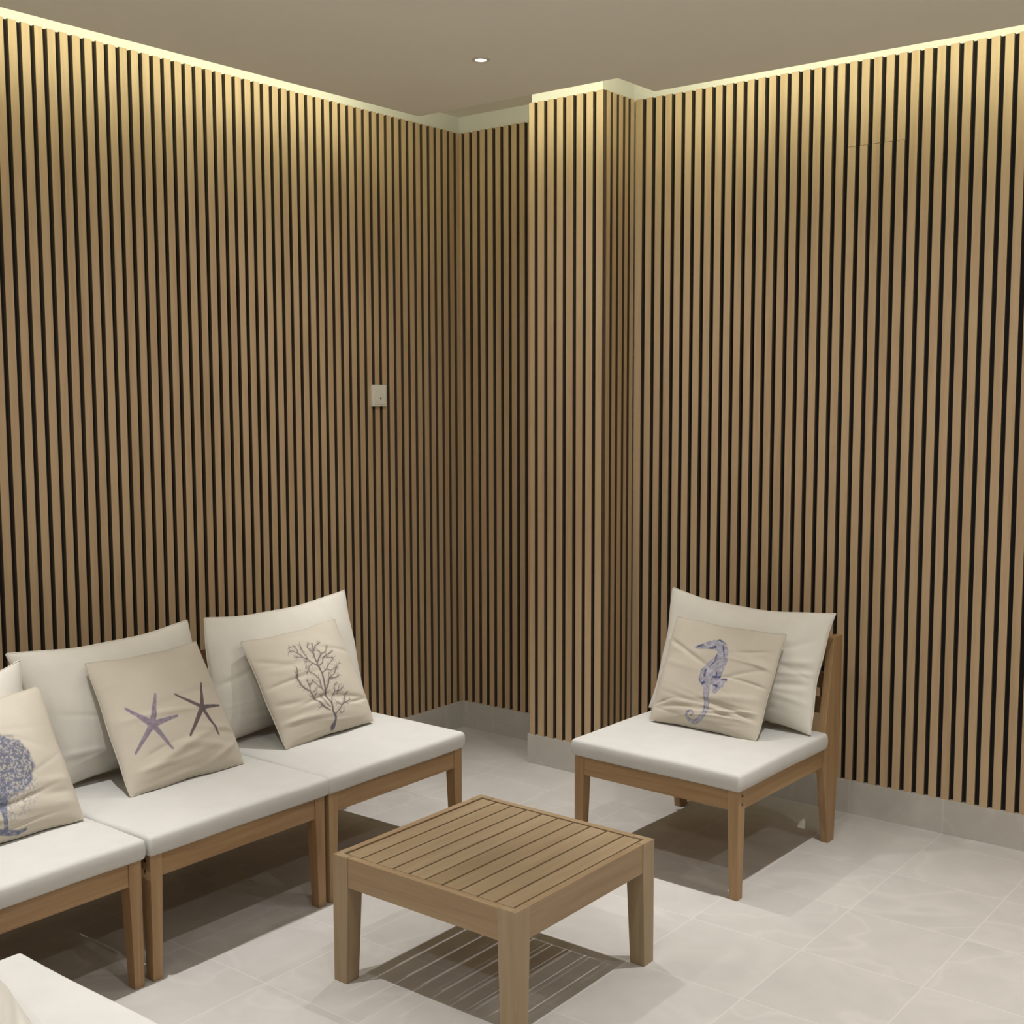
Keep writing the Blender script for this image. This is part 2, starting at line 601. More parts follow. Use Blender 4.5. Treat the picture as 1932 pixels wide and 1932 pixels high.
def make_module():
    """armless outdoor seat frame; x = width, front at -y, back at +y, origin on the floor"""
    t = thing('lounge_chair', (0, 0, 0), 0, 'seat', 'chair')
    for s in (-1, 1):
        xo, xi, xb = s * W / 2, s * (W / 2 - LG), s * (W / 2 - 0.030)
        y0 = -D / 2

        def ring(xa, xc, yb, z):
            a, c = sorted((xa, xc))
            return [(a, y0, z), (c, y0, z), (c, yb, z), (a, yb, z)]
        lg = obj('leg', loft([ring(xo, xb, y0 + 0.032, 0.0), ring(xo, xi, y0 + 0.042, 0.285), ring(xo, xi, y0 + 0.042, 0.350)], 0.0025), ACACIA['z'], t)
        bm = bmesh.new()
        for z in (0.331, 0.303):
            disc(bm, (xo, y0 + 0.024, z), 'x', 0.0045, 0.002)
        tag(obj('bolt', bm, DARK_METAL, lg), 'pair of dark bolt heads')
        # rear leg runs up as the back post
        yb = D / 2
        prof = [(yb - 0.048, 0), (yb, 0), (yb + 0.022, 0.28), (yb + 0.030, 0.40), (yb + 0.036, 0.73), (yb - 0.028, 0.73), (yb - 0.085, 0.43), (yb - 0.100, 0.34), (yb - 0.095, 0.28)]
        a, c = sorted((xo, s * (W / 2 - 0.028)))
        obj('rear_leg', prism(prof, 'x', a, c, 0.0025), ACACIA['z'], t)
        a, c = sorted((s * (W / 2 - 0.004), s * (W / 2 - 0.026)))
        obj('side_rail', boxbm(a, c, y0 + 0.042, yb - 0.092, 0.284, 0.346, bevel=0.002), ACACIA['y'], t)
    obj('front_rail', boxbm(-W / 2 + LG, W / 2 - LG, -D / 2 + 0.003, -D / 2 + 0.026, 0.284, 0.347, bevel=0.002), ACACIA['x'], t)
    obj('rear_rail', boxbm(-W / 2 + 0.028, W / 2 - 0.028, D / 2 - 0.10, D / 2 - 0.08, 0.284, 0.340, bevel=0.002), ACACIA['x'], t)
    yb = D / 2
    for z0, z1, dy in ((0.620, 0.702, -0.008), (0.541, 0.597, -0.014), (0.452, 0.508, -0.022)):
        obj('back_slat', boxbm(-W / 2 + 0.028, W / 2 - 0.028, yb + dy, yb + dy + 0.018, z0, z1, bevel=0.002), ACACIA['x'], t)
    for k in range(6):
        y = -D / 2 + 0.05 + k * 0.088
        obj('seat_slat', boxbm(-W / 2 + 0.026, W / 2 - 0.026, y, y + 0.078, 0.322, 0.340, bevel=0.0015), ACACIA['x'], t)
    return t


def rounded_cushion(w, d, h, r, seed):
    """box cushion with soft edges, a slightly crowned top and a piped seam around the upper and lower edge"""
    rng = random.Random(seed)
    ph = [rng.uniform(0, 6.28) for _ in range(8)]

    def axis(n, half):
        e = [-half + r * (1 - math.cos(i / 5 * math.pi / 2)) for i in range(6)]
        m = [-half + r + (2 * half - 2 * r) * i / n for i in range(1, n)]
        return e + m + [-x for x in reversed(e)]
    X, Y, Z = axis(22, w / 2), axis(22, d / 2), axis(4, h / 2)
    bm = bmesh.new()

    def mp(x, y, z):
        c = Vector((max(-w / 2 + r, min(w / 2 - r, x)), max(-d / 2 + r, min(d / 2 - r, y)), max(-h / 2 + r, min(h / 2 - r, z))))
        v = Vector((x, y, z)) - c
        if v.length > 1e-9:
            v = v.normalized() * r
        p = c + v
        fx, fy = 2 * p.x / w, 2 * p.y / d
        if z > 0:
            k = max(0.0, (1 - fx ** 4) * (1 - fy ** 4))
            p.z += (z / (h / 2)) * k * (0.006 + 0.0018 * math.sin(9 * p.x + ph[0]) * math.sin(8 * p.y + ph[1]) + 0.0010 * math.sin(23 * p.x + 11 * p.y + ph[2]))
        q = 1 - (2 * p.z / h) ** 2
        p.x += 0.004 * q * fx * abs(fx) ** 3 + 0.0016 * math.sin(14 * p.y + ph[3]) * abs(fx) ** 5
        p.y += 0.004 * q * fy * abs(fy) ** 3 + 0.0016 * math.sin(13 * p.x + ph[4]) * abs(fy) ** 5
        p.z += h / 2
        return p

    def grid(A, Bx, f):
        vs = [[bm.verts.new(mp(*f(a, b))) for b in Bx] for a in A]
        for i in range(len(A) - 1):
            for j in range(len(Bx) - 1):
                bm.faces.new((vs[i][j], vs[i + 1][j], vs[i + 1][j + 1], vs[i][j + 1]))
    for s in (-1, 1):
        grid(X, Y, lambda a, b: (a, b, s * h / 2))
        grid(X, Z, lambda a, b: (a, s * d / 2, b))
        grid(Y, Z, lambda a, b: (s * w / 2, a, b))
    bmesh.ops.remove_doubles(bm, verts=bm.verts[:], dist=1e-5)
    bmesh.ops.recalc_face_normals(bm, faces=bm.faces[:])
    return bm


def seam(w, d, z, r, rad=0.0022):
    """thin piped seam line around the side of a cushion"""
    bm = bmesh.new()
    path = []
    for cx, cy, a0 in ((1, 1, 0), (-1, 1, 90), (-1, -1, 180), (1, -1, 270)):
        for i in range(7):
            a = math.radians(a0 + 15 * i)
            path.append(Vector((cx * (w / 2 - r) + r * math.cos(a), cy * (d / 2 - r) + r * math.sin(a), z)))
    n = len(path)
    rings = []
    for i in range(n):
        tv = (path[(i + 1) % n] - path[i - 1]).normalized()
        nv = Vector((tv.y, -tv.x, 0))
        rings.append([bm.verts.new(path[i] + nv * rad * math.cos(k * math.pi / 3) + Vector((0, 0, rad * math.sin(k * math.pi / 3)))) for k in range(6)])
    for i in range(n):
        a, b = rings[i], rings[(i + 1) % n]
        for k in range(6):
            bm.faces.new((a[k], a[(k + 1) % 6], b[(k + 1) % 6], b[k]))
    return bm


PILLOWS = {'cback': ('y', -0.47, 15, 0.15, 0.05, 0.14, [(1.3718, 0.4508), (2.0219, 0.4248), (1.9893, 0.0035), (1.3464, -0.004)]),
 'cdec': ('y', -0.65, 28, 0.125, 0.02, 0.04, [(1.4579, 0.3984), (1.8916, 0.3811), (1.8799, -0.004), (1.4513, 0.0052)]),
 's1back': ('x', 0.585, 12, 0.15, 0.04, 0.2, [(-3.1229, 0.3519), (-2.4829, 0.4219), (-2.4629, 0.0), (-3.1129, 0.0)]),
 's1dec': ('x', 0.77, 30, 0.125, 0.012, 0.05, [(-2.9004, 0.3794), (-2.4704, 0.3994), (-2.4631, 0.0003), (-2.8881, -0.004)]),
 's2back': ('x', 0.5, 12, 0.15, 0.02, 0.11, [(-2.4739, 0.4277), (-1.8371, 0.4317), (-1.8136, -0.004), (-2.371, 0.0071)]),
 's2dec': ('x', 0.71, 30, 0.125, 0.012, 0.05, [(-2.2747, 0.4221), (-1.8725, 0.4229), (-1.8555, -0.0038), (-2.2816, -0.0038)]),
 's3back': ('x', 0.5, 12, 0.15, 0.004, 0.11, [(-1.7736, 0.4277), (-1.1245, 0.4417), (-1.1095, 0.0034), (-1.8103, 0.0032)]),
 's3dec': ('x', 0.7, 30, 0.125, 0.012, 0.05, [(-1.6971, 0.3891), (-1.2602, 0.4054), (-1.2598, 0.0061), (-1.6821, -0.004)])}
INK = {'coral': [[[-0.013, -0.919, 15.36], [0.028, -0.857, 6.91], [0.05, -0.777, 6.45], [0.005, -0.669, 5.53], [0.031, -0.527, 4.92], [-0.018, -0.369, 4.61], [-0.021, -0.289, 5.53], [0.018, -0.096, 4.3], [0.04, 0.046, 4.92],
            [0.03, 0.187, 4.92], [-0.059, 0.276, 3.07]],
           [[0.03, 0.23, 3.69], [0.031, 0.274, 3.38], [0.045, 0.381, 3.69], [0.061, 0.468, 3.99]], [[0.036, 0.262, 3.38], [0.147, 0.355, 3.07], [0.213, 0.406, 3.07]],
           [[-0.021, -0.289, 4.3], [0.091, -0.166, 3.69], [0.141, -0.085, 3.07], [0.267, -0.03, 2.15], [0.422, 0.086, 1.84]], [[0.137, -0.094, 2.46], [0.324, -0.094, 2.15], [0.403, -0.068, 1.84]],
           [[-0.046, -0.638, 2.77], [-0.139, -0.558, 5.22], [-0.223, -0.439, 3.99], [-0.296, -0.34, 3.99], [-0.33, -0.211, 3.38], [-0.408, -0.125, 4.3], [-0.444, -0.021, 3.07], [-0.429, 0.107, 3.69], [-0.373, 0.29, 2.15]],
           [[-0.019, -0.58, 2.15], [-0.088, -0.468, 2.46], [-0.125, -0.321, 1.84]], [[-0.049, -0.272, 2.46], [-0.135, -0.157, 2.15], [-0.211, -0.033, 2.15]],
           [[-0.084, -0.222, 2.46], [-0.065, -0.053, 2.46], [-0.121, 0.067, 2.46], [-0.18, 0.126, 1.84]], [[-0.33, -0.211, 2.46], [-0.298, -0.109, 2.77], [-0.315, 0.019, 1.54]], [[-0.3, -0.24, 2.15], [-0.205, -0.218, 1.54]],
           [[-0.289, -0.112, 1.84], [-0.202, -0.035, 2.15]], [[0.052, -0.725, 2.46], [0.159, -0.668, 2.15], [0.266, -0.589, 2.77], [0.445, -0.391, 2.15]], [[0.266, -0.589, 2.46], [0.461, -0.549, 1.54]],
           [[0.155, -0.686, 1.84], [0.18, -0.745, 1.54], [0.245, -0.723, 1.54]], [[0.235, -0.611, 1.84], [0.153, -0.556, 1.54], [0.126, -0.492, 1.54]],
           [[0.031, -0.527, 2.15], [0.086, -0.435, 1.84], [0.172, -0.337, 2.15], [0.294, -0.343, 2.15], [0.379, -0.3, 1.54]], [[0.172, -0.337, 2.15], [0.19, -0.24, 2.15], [0.277, -0.188, 1.84]],
           [[0.217, -0.377, 1.84], [0.292, -0.262, 1.84]], [[-0.059, 0.276, 2.77], [-0.101, 0.364, 2.77], [-0.174, 0.43, 2.46], [-0.213, 0.532, 2.46], [-0.3, 0.616, 1.84], [-0.368, 0.589, 1.54]],
           [[-0.213, 0.532, 1.84], [-0.178, 0.676, 1.54], [-0.274, 0.692, 2.15], [-0.329, 0.671, 1.54]], [[-0.174, 0.43, 1.84], [-0.315, 0.482, 1.84]],
           [[-0.101, 0.364, 2.15], [-0.12, 0.506, 1.84], [-0.105, 0.619, 2.46], [-0.079, 0.709, 1.23]], [[0.061, 0.468, 2.77], [0.009, 0.587, 2.77], [0.086, 0.686, 2.15]],
           [[0.061, 0.468, 2.46], [0.166, 0.58, 1.84], [0.318, 0.624, 2.46]], [[0.213, 0.406, 2.46], [0.324, 0.425, 1.84], [0.43, 0.526, 1.84]],
           [[0.213, 0.406, 2.15], [0.176, 0.484, 2.15], [0.075, 0.51, 1.54], [0.16, 0.641, 1.54]], [[0.03, 0.187, 2.46], [0.149, 0.233, 2.46], [0.204, 0.33, 2.15], [0.396, 0.375, 2.77], [0.506, 0.419, 1.54]],
           [[0.204, 0.33, 1.84], [0.325, 0.301, 2.15], [0.435, 0.267, 1.84]], [[0.04, 0.046, 2.15], [0.157, 0.091, 2.46], [0.263, 0.173, 1.54], [0.417, 0.26, 1.23]],
           [[0.157, 0.091, 2.15], [0.273, 0.053, 1.54], [0.398, 0.091, 1.84], [0.519, 0.154, 1.23]], [[-0.059, 0.276, 2.15], [-0.153, 0.225, 1.84], [-0.246, 0.124, 2.15]], [[-0.103, 0.321, 1.84], [-0.198, 0.347, 1.54]],
           [[-0.19, 0.279, 1.54], [-0.242, 0.197, 1.54]], [[0.141, -0.085, 1.84], [0.187, 0.03, 1.54]], [[0.312, -0.018, 1.54], [0.386, 0.093, 1.23]], [[-0.444, -0.021, 1.54], [-0.435, 0.204, 1.54]],
           [[-0.296, -0.34, 2.15], [-0.355, -0.302, 1.54]], [[-0.267, -0.319, 2.46], [-0.197, -0.251, 1.23]], [[-0.183, -0.518, 2.15], [-0.244, -0.538, 2.15]]],
 'fan': [[[-0.075, -0.431, 32.76], [-0.092, -0.55, 26.21], [-0.1, -0.698, 13.1], [-0.1, -0.822, 10.92], [-0.097, -0.905, 15.29]], [[-0.184, -0.887, 15.29], [-0.067, -0.922, 15.29], [0.053, -0.954, 10.92], [0.159, -0.94, 6.55]],
         [[-0.037, -0.251, 15.29], [-0.05, -0.408, 19.65], [-0.073, -0.505, 24.02]]],
 'sea_dark': [[[0.108, -0.065, 7.68], [0.215, -0.042, 9.22], [0.286, -0.066, 7.68], [0.354, -0.065, 4.61]], [[0.141, 0.024, 6.15], [0.157, -0.034, 6.15]], [[0.165, -0.214, 9.22], [0.214, -0.223, 9.22]],
              [[-0.091, 0.456, 10.75], [-0.011, 0.506, 10.75]], [[-0.045, 0.694, 6.15], [0.065, 0.636, 6.15]], [[-0.064, -0.222, 9.22], [-0.032, -0.195, 9.22]], [[-0.353, 0.451, 7.68], [-0.251, 0.508, 6.15]],
              [[0.115, 0.555, 4.61], [0.188, 0.371, 4.61]], [[-0.069, 0.211, 3.84], [-0.161, 0.088, 3.84], [-0.164, -0.089, 3.84], [-0.097, -0.208, 3.84]], [[0.06, 0.355, 3.84], [0.059, 0.237, 3.84], [-0.002, 0.119, 3.84]],
              [[-0.058, 0.045, 6.15], [-0.053, -0.078, 6.15]], [[-0.002, -0.358, 3.07], [0.058, -0.677, 3.07]]],
 'seahorse': [[[-0.361, 0.444, 10.75], [-0.268, 0.472, 18.44], [-0.153, 0.516, 28.42], [-0.047, 0.549, 35.34], [0.071, 0.545, 36.87]],
              [[0.024, 0.593, 29.19], [0.079, 0.547, 35.34], [0.147, 0.45, 33.03], [0.194, 0.308, 29.19], [0.185, 0.2, 32.26]],
              [[0.141, 0.427, 27.65], [0.125, 0.272, 36.87], [0.071, 0.134, 50.7], [0.014, -0.003, 58.38], [-0.015, -0.111, 49.16], [0.01, -0.207, 33.8], [0.043, -0.3, 23.05], [0.068, -0.441, 18.44], [0.099, -0.623, 16.9],
               [0.08, -0.754, 16.13], [0.016, -0.853, 14.6], [-0.084, -0.92, 13.06], [-0.142, -0.92, 11.98], [-0.194, -0.902, 10.45], [-0.232, -0.866, 9.22], [-0.248, -0.821, 8.3], [-0.228, -0.774, 7.37], [-0.183, -0.745, 6.76],
               [-0.138, -0.755, 6.15], [-0.116, -0.791, 5.53], [-0.137, -0.822, 4.61], [-0.17, -0.828, 3.69]],
              [[0.169, 0.281, 24.58], [0.19, 0.117, 26.12], [0.181, -0.019, 23.05]], [[0.072, -0.144, 18.44], [0.184, -0.14, 27.65], [0.257, -0.134, 26.12], [0.327, -0.082, 13.83]],
              [[0.165, -0.175, 18.44], [0.21, -0.244, 26.12], [0.2, -0.325, 15.36]], [[0.252, -0.185, 26.12], [0.3, -0.194, 12.29]]],
 'star_a': [[[-0.465, -0.133, 18.68], [-0.258, 0.296, 6.11]], [[-0.465, -0.133, 18.68], [-0.743, 0.2, 5.77]], [[-0.465, -0.133, 18.68], [-0.034, -0.105, 5.77]], [[-0.465, -0.133, 16.98], [-0.797, -0.449, 5.77]],
            [[-0.465, -0.133, 16.98], [-0.265, -0.554, 5.43]], [[-0.481, -0.128, 20.38], [-0.446, -0.13, 20.38]]],
 'star_b': [[[0.436, -0.065, 15.29], [0.655, 0.318, 5.77]], [[0.436, -0.065, 13.59], [0.062, 0.228, 4.76]], [[0.436, -0.065, 13.59], [0.845, -0.071, 5.77]], [[0.436, -0.065, 15.29], [0.066, -0.441, 6.11]],
            [[0.436, -0.065, 13.59], [0.59, -0.515, 5.77]], [[0.419, -0.063, 16.98], [0.452, -0.068, 16.98]]]}



CW, CD, CH = 0.6455, 0.615, 0.058
ZSEAT = 0.346
PI = math.pi
# centre, rotation (front of the module faces -y before rotation)
MODS = [
    ((1.0 - D / 2, -1.4575), PI / 2, 'wooden armless seat at the corner end of the sofa row', 'sofa seat'),
    ((1.0 - D / 2, -2.1050), PI / 2, 'wooden armless seat in the middle of the sofa row', 'sofa seat'),
    ((1.0 - D / 2, -2.7625), PI / 2, 'wooden armless seat at the near left end of the sofa row', 'sofa seat'),
    ((1.682, -0.633), -0.025, 'wooden armless chair standing alone in front of the right slatted wall', 'chair'),
    ((1.684, -3.020 - D / 2 + 0.012), PI, 'wooden armless seat under the white cushion in the bottom left corner', 'chair'),
]
proto = make_module()
frames = []
for i, (xy, rz, lab, cat) in enumerate(MODS):
    o = proto if i == 0 else copy_tree(proto)
    o.location = (xy[0], xy[1], 0)
    o.rotation_euler = (0, 0, rz)
    tag(o, lab, cat, 'acacia seat frames')
    frames.append(o)
SEATL = ['white seat cushion on the corner end of the sofa, under coral cushion',
         'white seat cushion on the middle of the sofa, under starfish cushion',
         'white seat cushion at the left edge of photo, under sea fan cushion',
         'white seat cushion on the single chair, under seahorse cushion',
         'white seat cushion in the bottom left corner nearest the camera']
for i, ((xy, rz, lab, cat), lb) in enumerate(zip(MODS, SEATL)):
    o = obj('seat_cushion', rounded_cushion(CW, CD, CH, 0.011, 50 + i), WHITE_CANVAS, None, True)
    off = Vector((0, -D / 2 - 0.010 + CD / 2, 0))
    off.rotate(Matrix.Rotation(rz, 3, 'Z'))
    o.location = (xy[0] + off.x, xy[1] + off.y, ZSEAT + 0.002)
    o.rotation_euler = (0, 0, rz)
    tag(o, lb, 'cushion', 'white seat cushions')

# ------------------------------------------------------------------ coffee table
TS, TH = 0.622, 0.350
t = thing('coffee_table', (1.683, -1.800, 0), 0, 'low square wooden coffee table with slatted top in the middle of the floor', 'table')
hw = TS / 2
for sx in (-1, 1):
    for sy in (-1, 1):
        def ring(k, z):
            xs = sorted((sx * hw, sx * (hw - k)))
            ys = sorted((sy * hw, sy * (hw - k)))
            return [(xs[0], ys[0], z), (xs[1], ys[0], z), (xs[1], ys[1], z), (xs[0], ys[1], z)]
        bm = loft([ring(0.047, 0), ring(0.056, 0.272), ring(0.056, TH - 0.0225)], 0.002)
        # the top of the leg is rebated: an outer corner carries on up to the table top around the slats
        k, q = 0.056, 0.0225
        out = [(0, 0), (k, 0), (k, q), (q, q), (q, k), (0, k)]
        pts = [(sx * (hw - u), sy * (hw - v)) for u, v in out]
        lo = [bm.verts.new((x, y, TH - 0.0235)) for x, y in pts]
        hi = [bm.verts.new((x, y, TH)) for x, y in pts]
        fs = [bm.faces.new(hi), bm.faces.new(lo[::-1])] + [bm.faces.new((lo[i], lo[(i + 1) % 6], hi[(i + 1) % 6], hi[i])) for i in range(6)]
        bmesh.ops.recalc_face_normals(bm, faces=fs)
        bmesh.ops.bevel(bm, geom=[x for x in fs[0].edges], offset=0.0015, segments=2, affect='EDGES')
        obj('leg', bm, TABLE_WOOD['z'], t)
for s in (-1, 1):
    a, b = sorted((s * (hw - 0.002), s * (hw - 0.0225)))
    obj('apron', boxbm(a, b, -hw + 0.056, hw - 0.056, 0.268, TH, bevel=0.0015), APRON['y'], t)
    obj('apron', boxbm(-hw + 0.056, hw - 0.056, a, b, 0.268, TH, bevel=0.0015), APRON['x'], t)
g = 0.0062
inner = TS - 0.046
sw = (inner - 11 * g) / 10
for k in range(10):
    x = -inner / 2 + g + k * (sw + g)
    obj('table_slat', boxbm(x, x + sw, -inner / 2 + 0.004, inner / 2 - 0.004, TH - 0.020, TH - 0.0015, bevel=0.0015), TABLE_WOOD['y'], t)


# ------------------------------------------------------------------ pillows
def pillow_frame(ax, base, lean):
    L = math.radians(lean)
    z0 = 0.412
    if isinstance(ax, tuple):        # free-standing direction: base point (x, y) and heading of the bottom edge
        x, y, a = ax
        ca, sa = math.cos(a), math.sin(a)
        return [np.array(v, float) for v in ((x, y, z0 + base), (ca, sa, 0), (sa * math.sin(L), -ca * math.sin(L), math.cos(L)), (-sa * math.cos(L), ca * math.cos(L), math.sin(L)))]
    if ax == 'x':
        return [np.array(v, float) for v in ((base, 0, z0), (0, 1, 0), (-math.sin(L), 0, math.cos(L)), (math.cos(L), 0, math.sin(L)))]
    return [np.array(v, float) for v in ((0, base, z0), (1, 0, 0), (0, math.sin(L), math.cos(L)), (0, -math.cos(L), math.sin(L)))]


def folds(s, t, seed, amt, n):
    rng = random.Random(seed)
    h = np.zeros_like(s)
    for _ in range(n):
        side = rng.random()
        if side < 0.45:
            cs, ct, ang = rng.uniform(-0.7, 0.7), rng.uniform(-0.95, -0.35), rng.uniform(-0.25, 0.25)
        elif side < 0.85:
            cs, ct, ang = rng.choice((-1, 1)) * rng.uniform(0.55, 0.95), rng.uniform(-0.8, 0.6), rng.uniform(-0.5, 0.5)
        else:
            cs, ct, ang = rng.uniform(-0.7, 0.7), rng.uniform(-0.3, 0.9), rng.uniform(-0.6, 0.6)
        L, wd = rng.uniform(0.25, 0.75), rng.uniform(0.025, 0.065)
        a = (s - cs) * math.cos(ang) + (t - ct) * math.sin(ang)
        b = -(s - cs) * math.sin(ang) + (t - ct) * math.cos(ang) + 0.12 * a * a * rng.uniform(-1, 1)
        h += rng.uniform(-1.0, 0.8) * np.exp(-(a / L) ** 2) * np.exp(-(b / wd) ** 2)
    p = [rng.uniform(0, 6.28) for _ in range(4)]
    h += 0.45 * np.sin(3.1 * s + p[0]) * np.sin(3.7 * t + p[1]) + 0.25 * np.sin(7 * s + 3 * t + p[2]) * np.sin(6 * t - 2 * s + p[3])
    return amt * h


def make_pillow(spec, n, m, name, label, group, seed, fold_amt=0.004, nf=14, ink=None, slump=0.03):
    ax, base, lean, T, cx, cy, cn = spec
    P0, h, u, nn = pillow_frame(ax, base, lean)
    q = np.linspace(-1, 1, n)
    q = np.sin(q * math.pi / 2) * 0.35 + q * 0.65
    S, Tt = np.meshgrid(q, q, indexing='ij')
    TL, TR, BR, BL = [np.array(c) for c in cn]
    rng = random.Random(seed + 99)
    pa, pb = rng.uniform(0, 6), rng.uniform(0, 6)
    low = np.clip(-Tt, 0, 1) ** 5 * np.abs(S) ** 5 * slump
    s2 = S * (1 - low) * (1 - cx * (1 - Tt ** 2)) + 0.006 * np.sin(7 * Tt + pa) * np.abs(S) ** 8
    t2 = Tt * (1 - low) * (1 - cy * (1 - S ** 2)) + 0.006 * np.sin(8 * S + pb) * np.abs(Tt) ** 8
    a, b = (s2 + 1) / 2, (t2 + 1) / 2
    uv = [(1 - a) * (1 - b) * BL[k] + a * (1 - b) * BR[k] + a * b * TR[k] + (1 - a) * b * TL[k] for k in (0, 1)]
    env = (1 - np.abs(S) ** 2.2) * (1 - np.abs(Tt) ** 2.2)
    bul = T / 2 * np.clip(env, 0, 1) ** 0.6 * (1 - 0.12 * Tt)
    wr = folds(S, Tt, seed, fold_amt, nf) * np.clip(env * 3.5, 0, 1)

    def pts(nrm):
        return P0 + uv[0][..., None] * h + uv[1][..., None] * u + nrm[..., None] * nn
    F, Bk = pts(bul + wr).reshape(-1, 3), pts(-bul * 0.85).reshape(-1, 3)
    idx = np.arange(n * n).reshape(n, n)
    border = np.zeros((n, n), bool)
    border[0, :] = border[-1, :] = border[:, 0] = border[:, -1] = True
    bidx = idx.copy()
    inner = ~border
    bidx[inner] = n * n + np.arange(inner.sum())
    verts = np.concatenate([F, Bk[inner.reshape(-1)]])
    q1 = np.stack([idx[:-1, :-1], idx[1:, :-1], idx[1:, 1:], idx[:-1, 1:]], -1).reshape(-1, 4)
    q2 = np.stack([bidx[:-1, :-1], bidx[:-1, 1:], bidx[1:, 1:], bidx[1:, :-1]], -1).reshape(-1, 4)
    faces = np.concatenate([q1, q2])
    if np.dot(np.cross(h, u), nn) < 0:
        faces = faces[:, ::-1]
    o0 = verts.mean(0)
    me = bpy.data.meshes.new(name)
    me.from_pydata((verts - o0).tolist(), [], faces.tolist())
    me.polygons.foreach_set('use_smooth', np.ones(len(faces), bool))
    me.materials.append(m)
    if ink is not None:
        col = np.zeros((len(verts), 4), np.float32)
        col[:n * n] = ink(S, Tt, TL, TR, BR, BL).reshape(-1, 4)
        at = me.attributes.new('ink', 'FLOAT_COLOR', 'POINT')
        at.data.foreach_set('color', col.reshape(-1))
    me.update()
    o = bpy.data.objects.new(name, me)
    C.objects.link(o)
    o.location = o0.tolist()
    tag(o, label, 'cushion', group)
    # zip seam along the rim: a thin welt, part of the pillow
    ring = np.concatenate([idx[:, 0], idx[-1, 1:], idx[-2::-1, -1], idx[0, -2:0:-1]])[::2]
    bm = bmesh.new()
    P = [Vector((verts[i] - o0).tolist()) for i in ring]
    k = len(P)
    nv = Vector(nn.tolist())
    R = []
    for i in range(k):
        tv = (P[(i + 1) % k] - P[i - 1]).normalized()
        sv = tv.cross(nv).normalized()
        R.append([bm.verts.new(P[i] + sv * 0.0022 * math.cos(j * PI / 2) + nv * 0.0022 * math.sin(j * PI / 2)) for j in range(4)])
    for i in range(k):
        A, Bq = R[i], R[(i + 1) % k]
        for j in range(4):
            bm.faces.new((A[j], A[(j + 1) % 4], Bq[(j + 1) % 4], Bq[j]))
    w = obj('welt', bm, m, o, True)
    if ink is not None:
        w.data.attributes.new('ink', 'FLOAT_COLOR', 'POINT')
        w.data.attributes['ink'].data.foreach_set('color', np.zeros(len(w.data.vertices) * 4, np.float32))
    return o


def stroke_mask(S, T, polys, hw_mm, hh_mm, soft=0.8):
    """coverage of tapered strokes; pillow half sizes in mm turn the unit square into millimetres"""
    X, Y = S * hw_mm, T * hh_mm
    out = np.zeros_like(S)
    for pl in polys:
        for (a, b) in zip(pl, pl[1:]):
            ax_, ay_, bx_, by_ = a[0] * hw_mm, a[1] * hh_mm, b[0] * hw_mm, b[1] * hh_mm
            dx, dy = bx_ - ax_, by_ - ay_
            L2 = dx * dx + dy * dy + 1e-9
            k = np.clip(((X - ax_) * dx + (Y - ay_) * dy) / L2, 0, 1)
            d = np.hypot(X - ax_ - k * dx, Y - ay_ - k * dy)
            r = (a[2] + (b[2] - a[2]) * k) / 2
            out = np.maximum(out, np.clip((r - d) / soft + 0.5, 0, 1))
    return out


def rgba(shape, col, alpha):
    c = np.zeros(shape + (4,), np.float32)
    c[..., :3] = col
    c[..., 3] = alpha
    return c


def vnoise(X, Y, seed, cell):
    r = np.random.RandomState(seed)
    g = r.rand(260, 260)
    x, y = X / cell + 120, Y / cell + 120
    i, j = np.floor(x).astype(int), np.floor(y).astype(int)
    fx, fy = x - i, y - j
    i, j = i % 258, j % 258
    return (g[i, j] * (1 - fx) * (1 - fy) + g[i + 1, j] * fx * (1 - fy) + g[i, j + 1] * (1 - fx) * fy + g[i + 1, j + 1] * fx * fy)


HW, HH = 216.0, 203.0


def ink_coral(S, T, *c):
    m = stroke_mask(S, T, [[[p[0], p[1], p[2] * 1.5 + 0.4] for p in pl] for pl in INK['coral']], HW, HH, 1.4)
    rng = random.Random(3)
    twigs = []
    for pl in INK['coral'][1:]:
        for (a, b) in zip(pl, pl[1:]):
            ln = math.hypot((b[0] - a[0]) * HW, (b[1] - a[1]) * HH)
            for _ in range(max(2, int(ln / 5.5))):
                k = rng.random()
                x, y = a[0] + (b[0] - a[0]) * k, a[1] + (b[1] - a[1]) * k
                ang = math.atan2((b[1] - a[1]) * HH, (b[0] - a[0]) * HW) + rng.choice((-1, 1)) * rng.uniform(0.4, 1.0)
                l2 = rng.uniform(6, 15)
                p2 = [x + l2 * math.cos(ang) / HW, y + l2 * math.sin(ang) / HH, 1.7]
                ang2 = ang + rng.choice((-1, 1)) * 0.7
                twigs.append([[x, y, 2.4], p2])
                twigs.append([p2, [p2[0] + 5 * math.cos(ang2) / HW, p2[1] + 5 * math.sin(ang2) / HH, 1.2]])
    m2 = stroke_mask(S, T, twigs, HW, HH, 1.4)
    al = np.clip(np.maximum(m * 0.88, m2 * 0.62), 0, 1)
    out = rgba(S.shape, (0.115, 0.085, 0.085), al)
    lo = np.clip((-0.55 - T) / 0.25, 0, 1)[..., None]
    out[..., :3] = out[..., :3] * (1 - lo) + np.array((0.10, 0.09, 0.135)) * lo
    return out


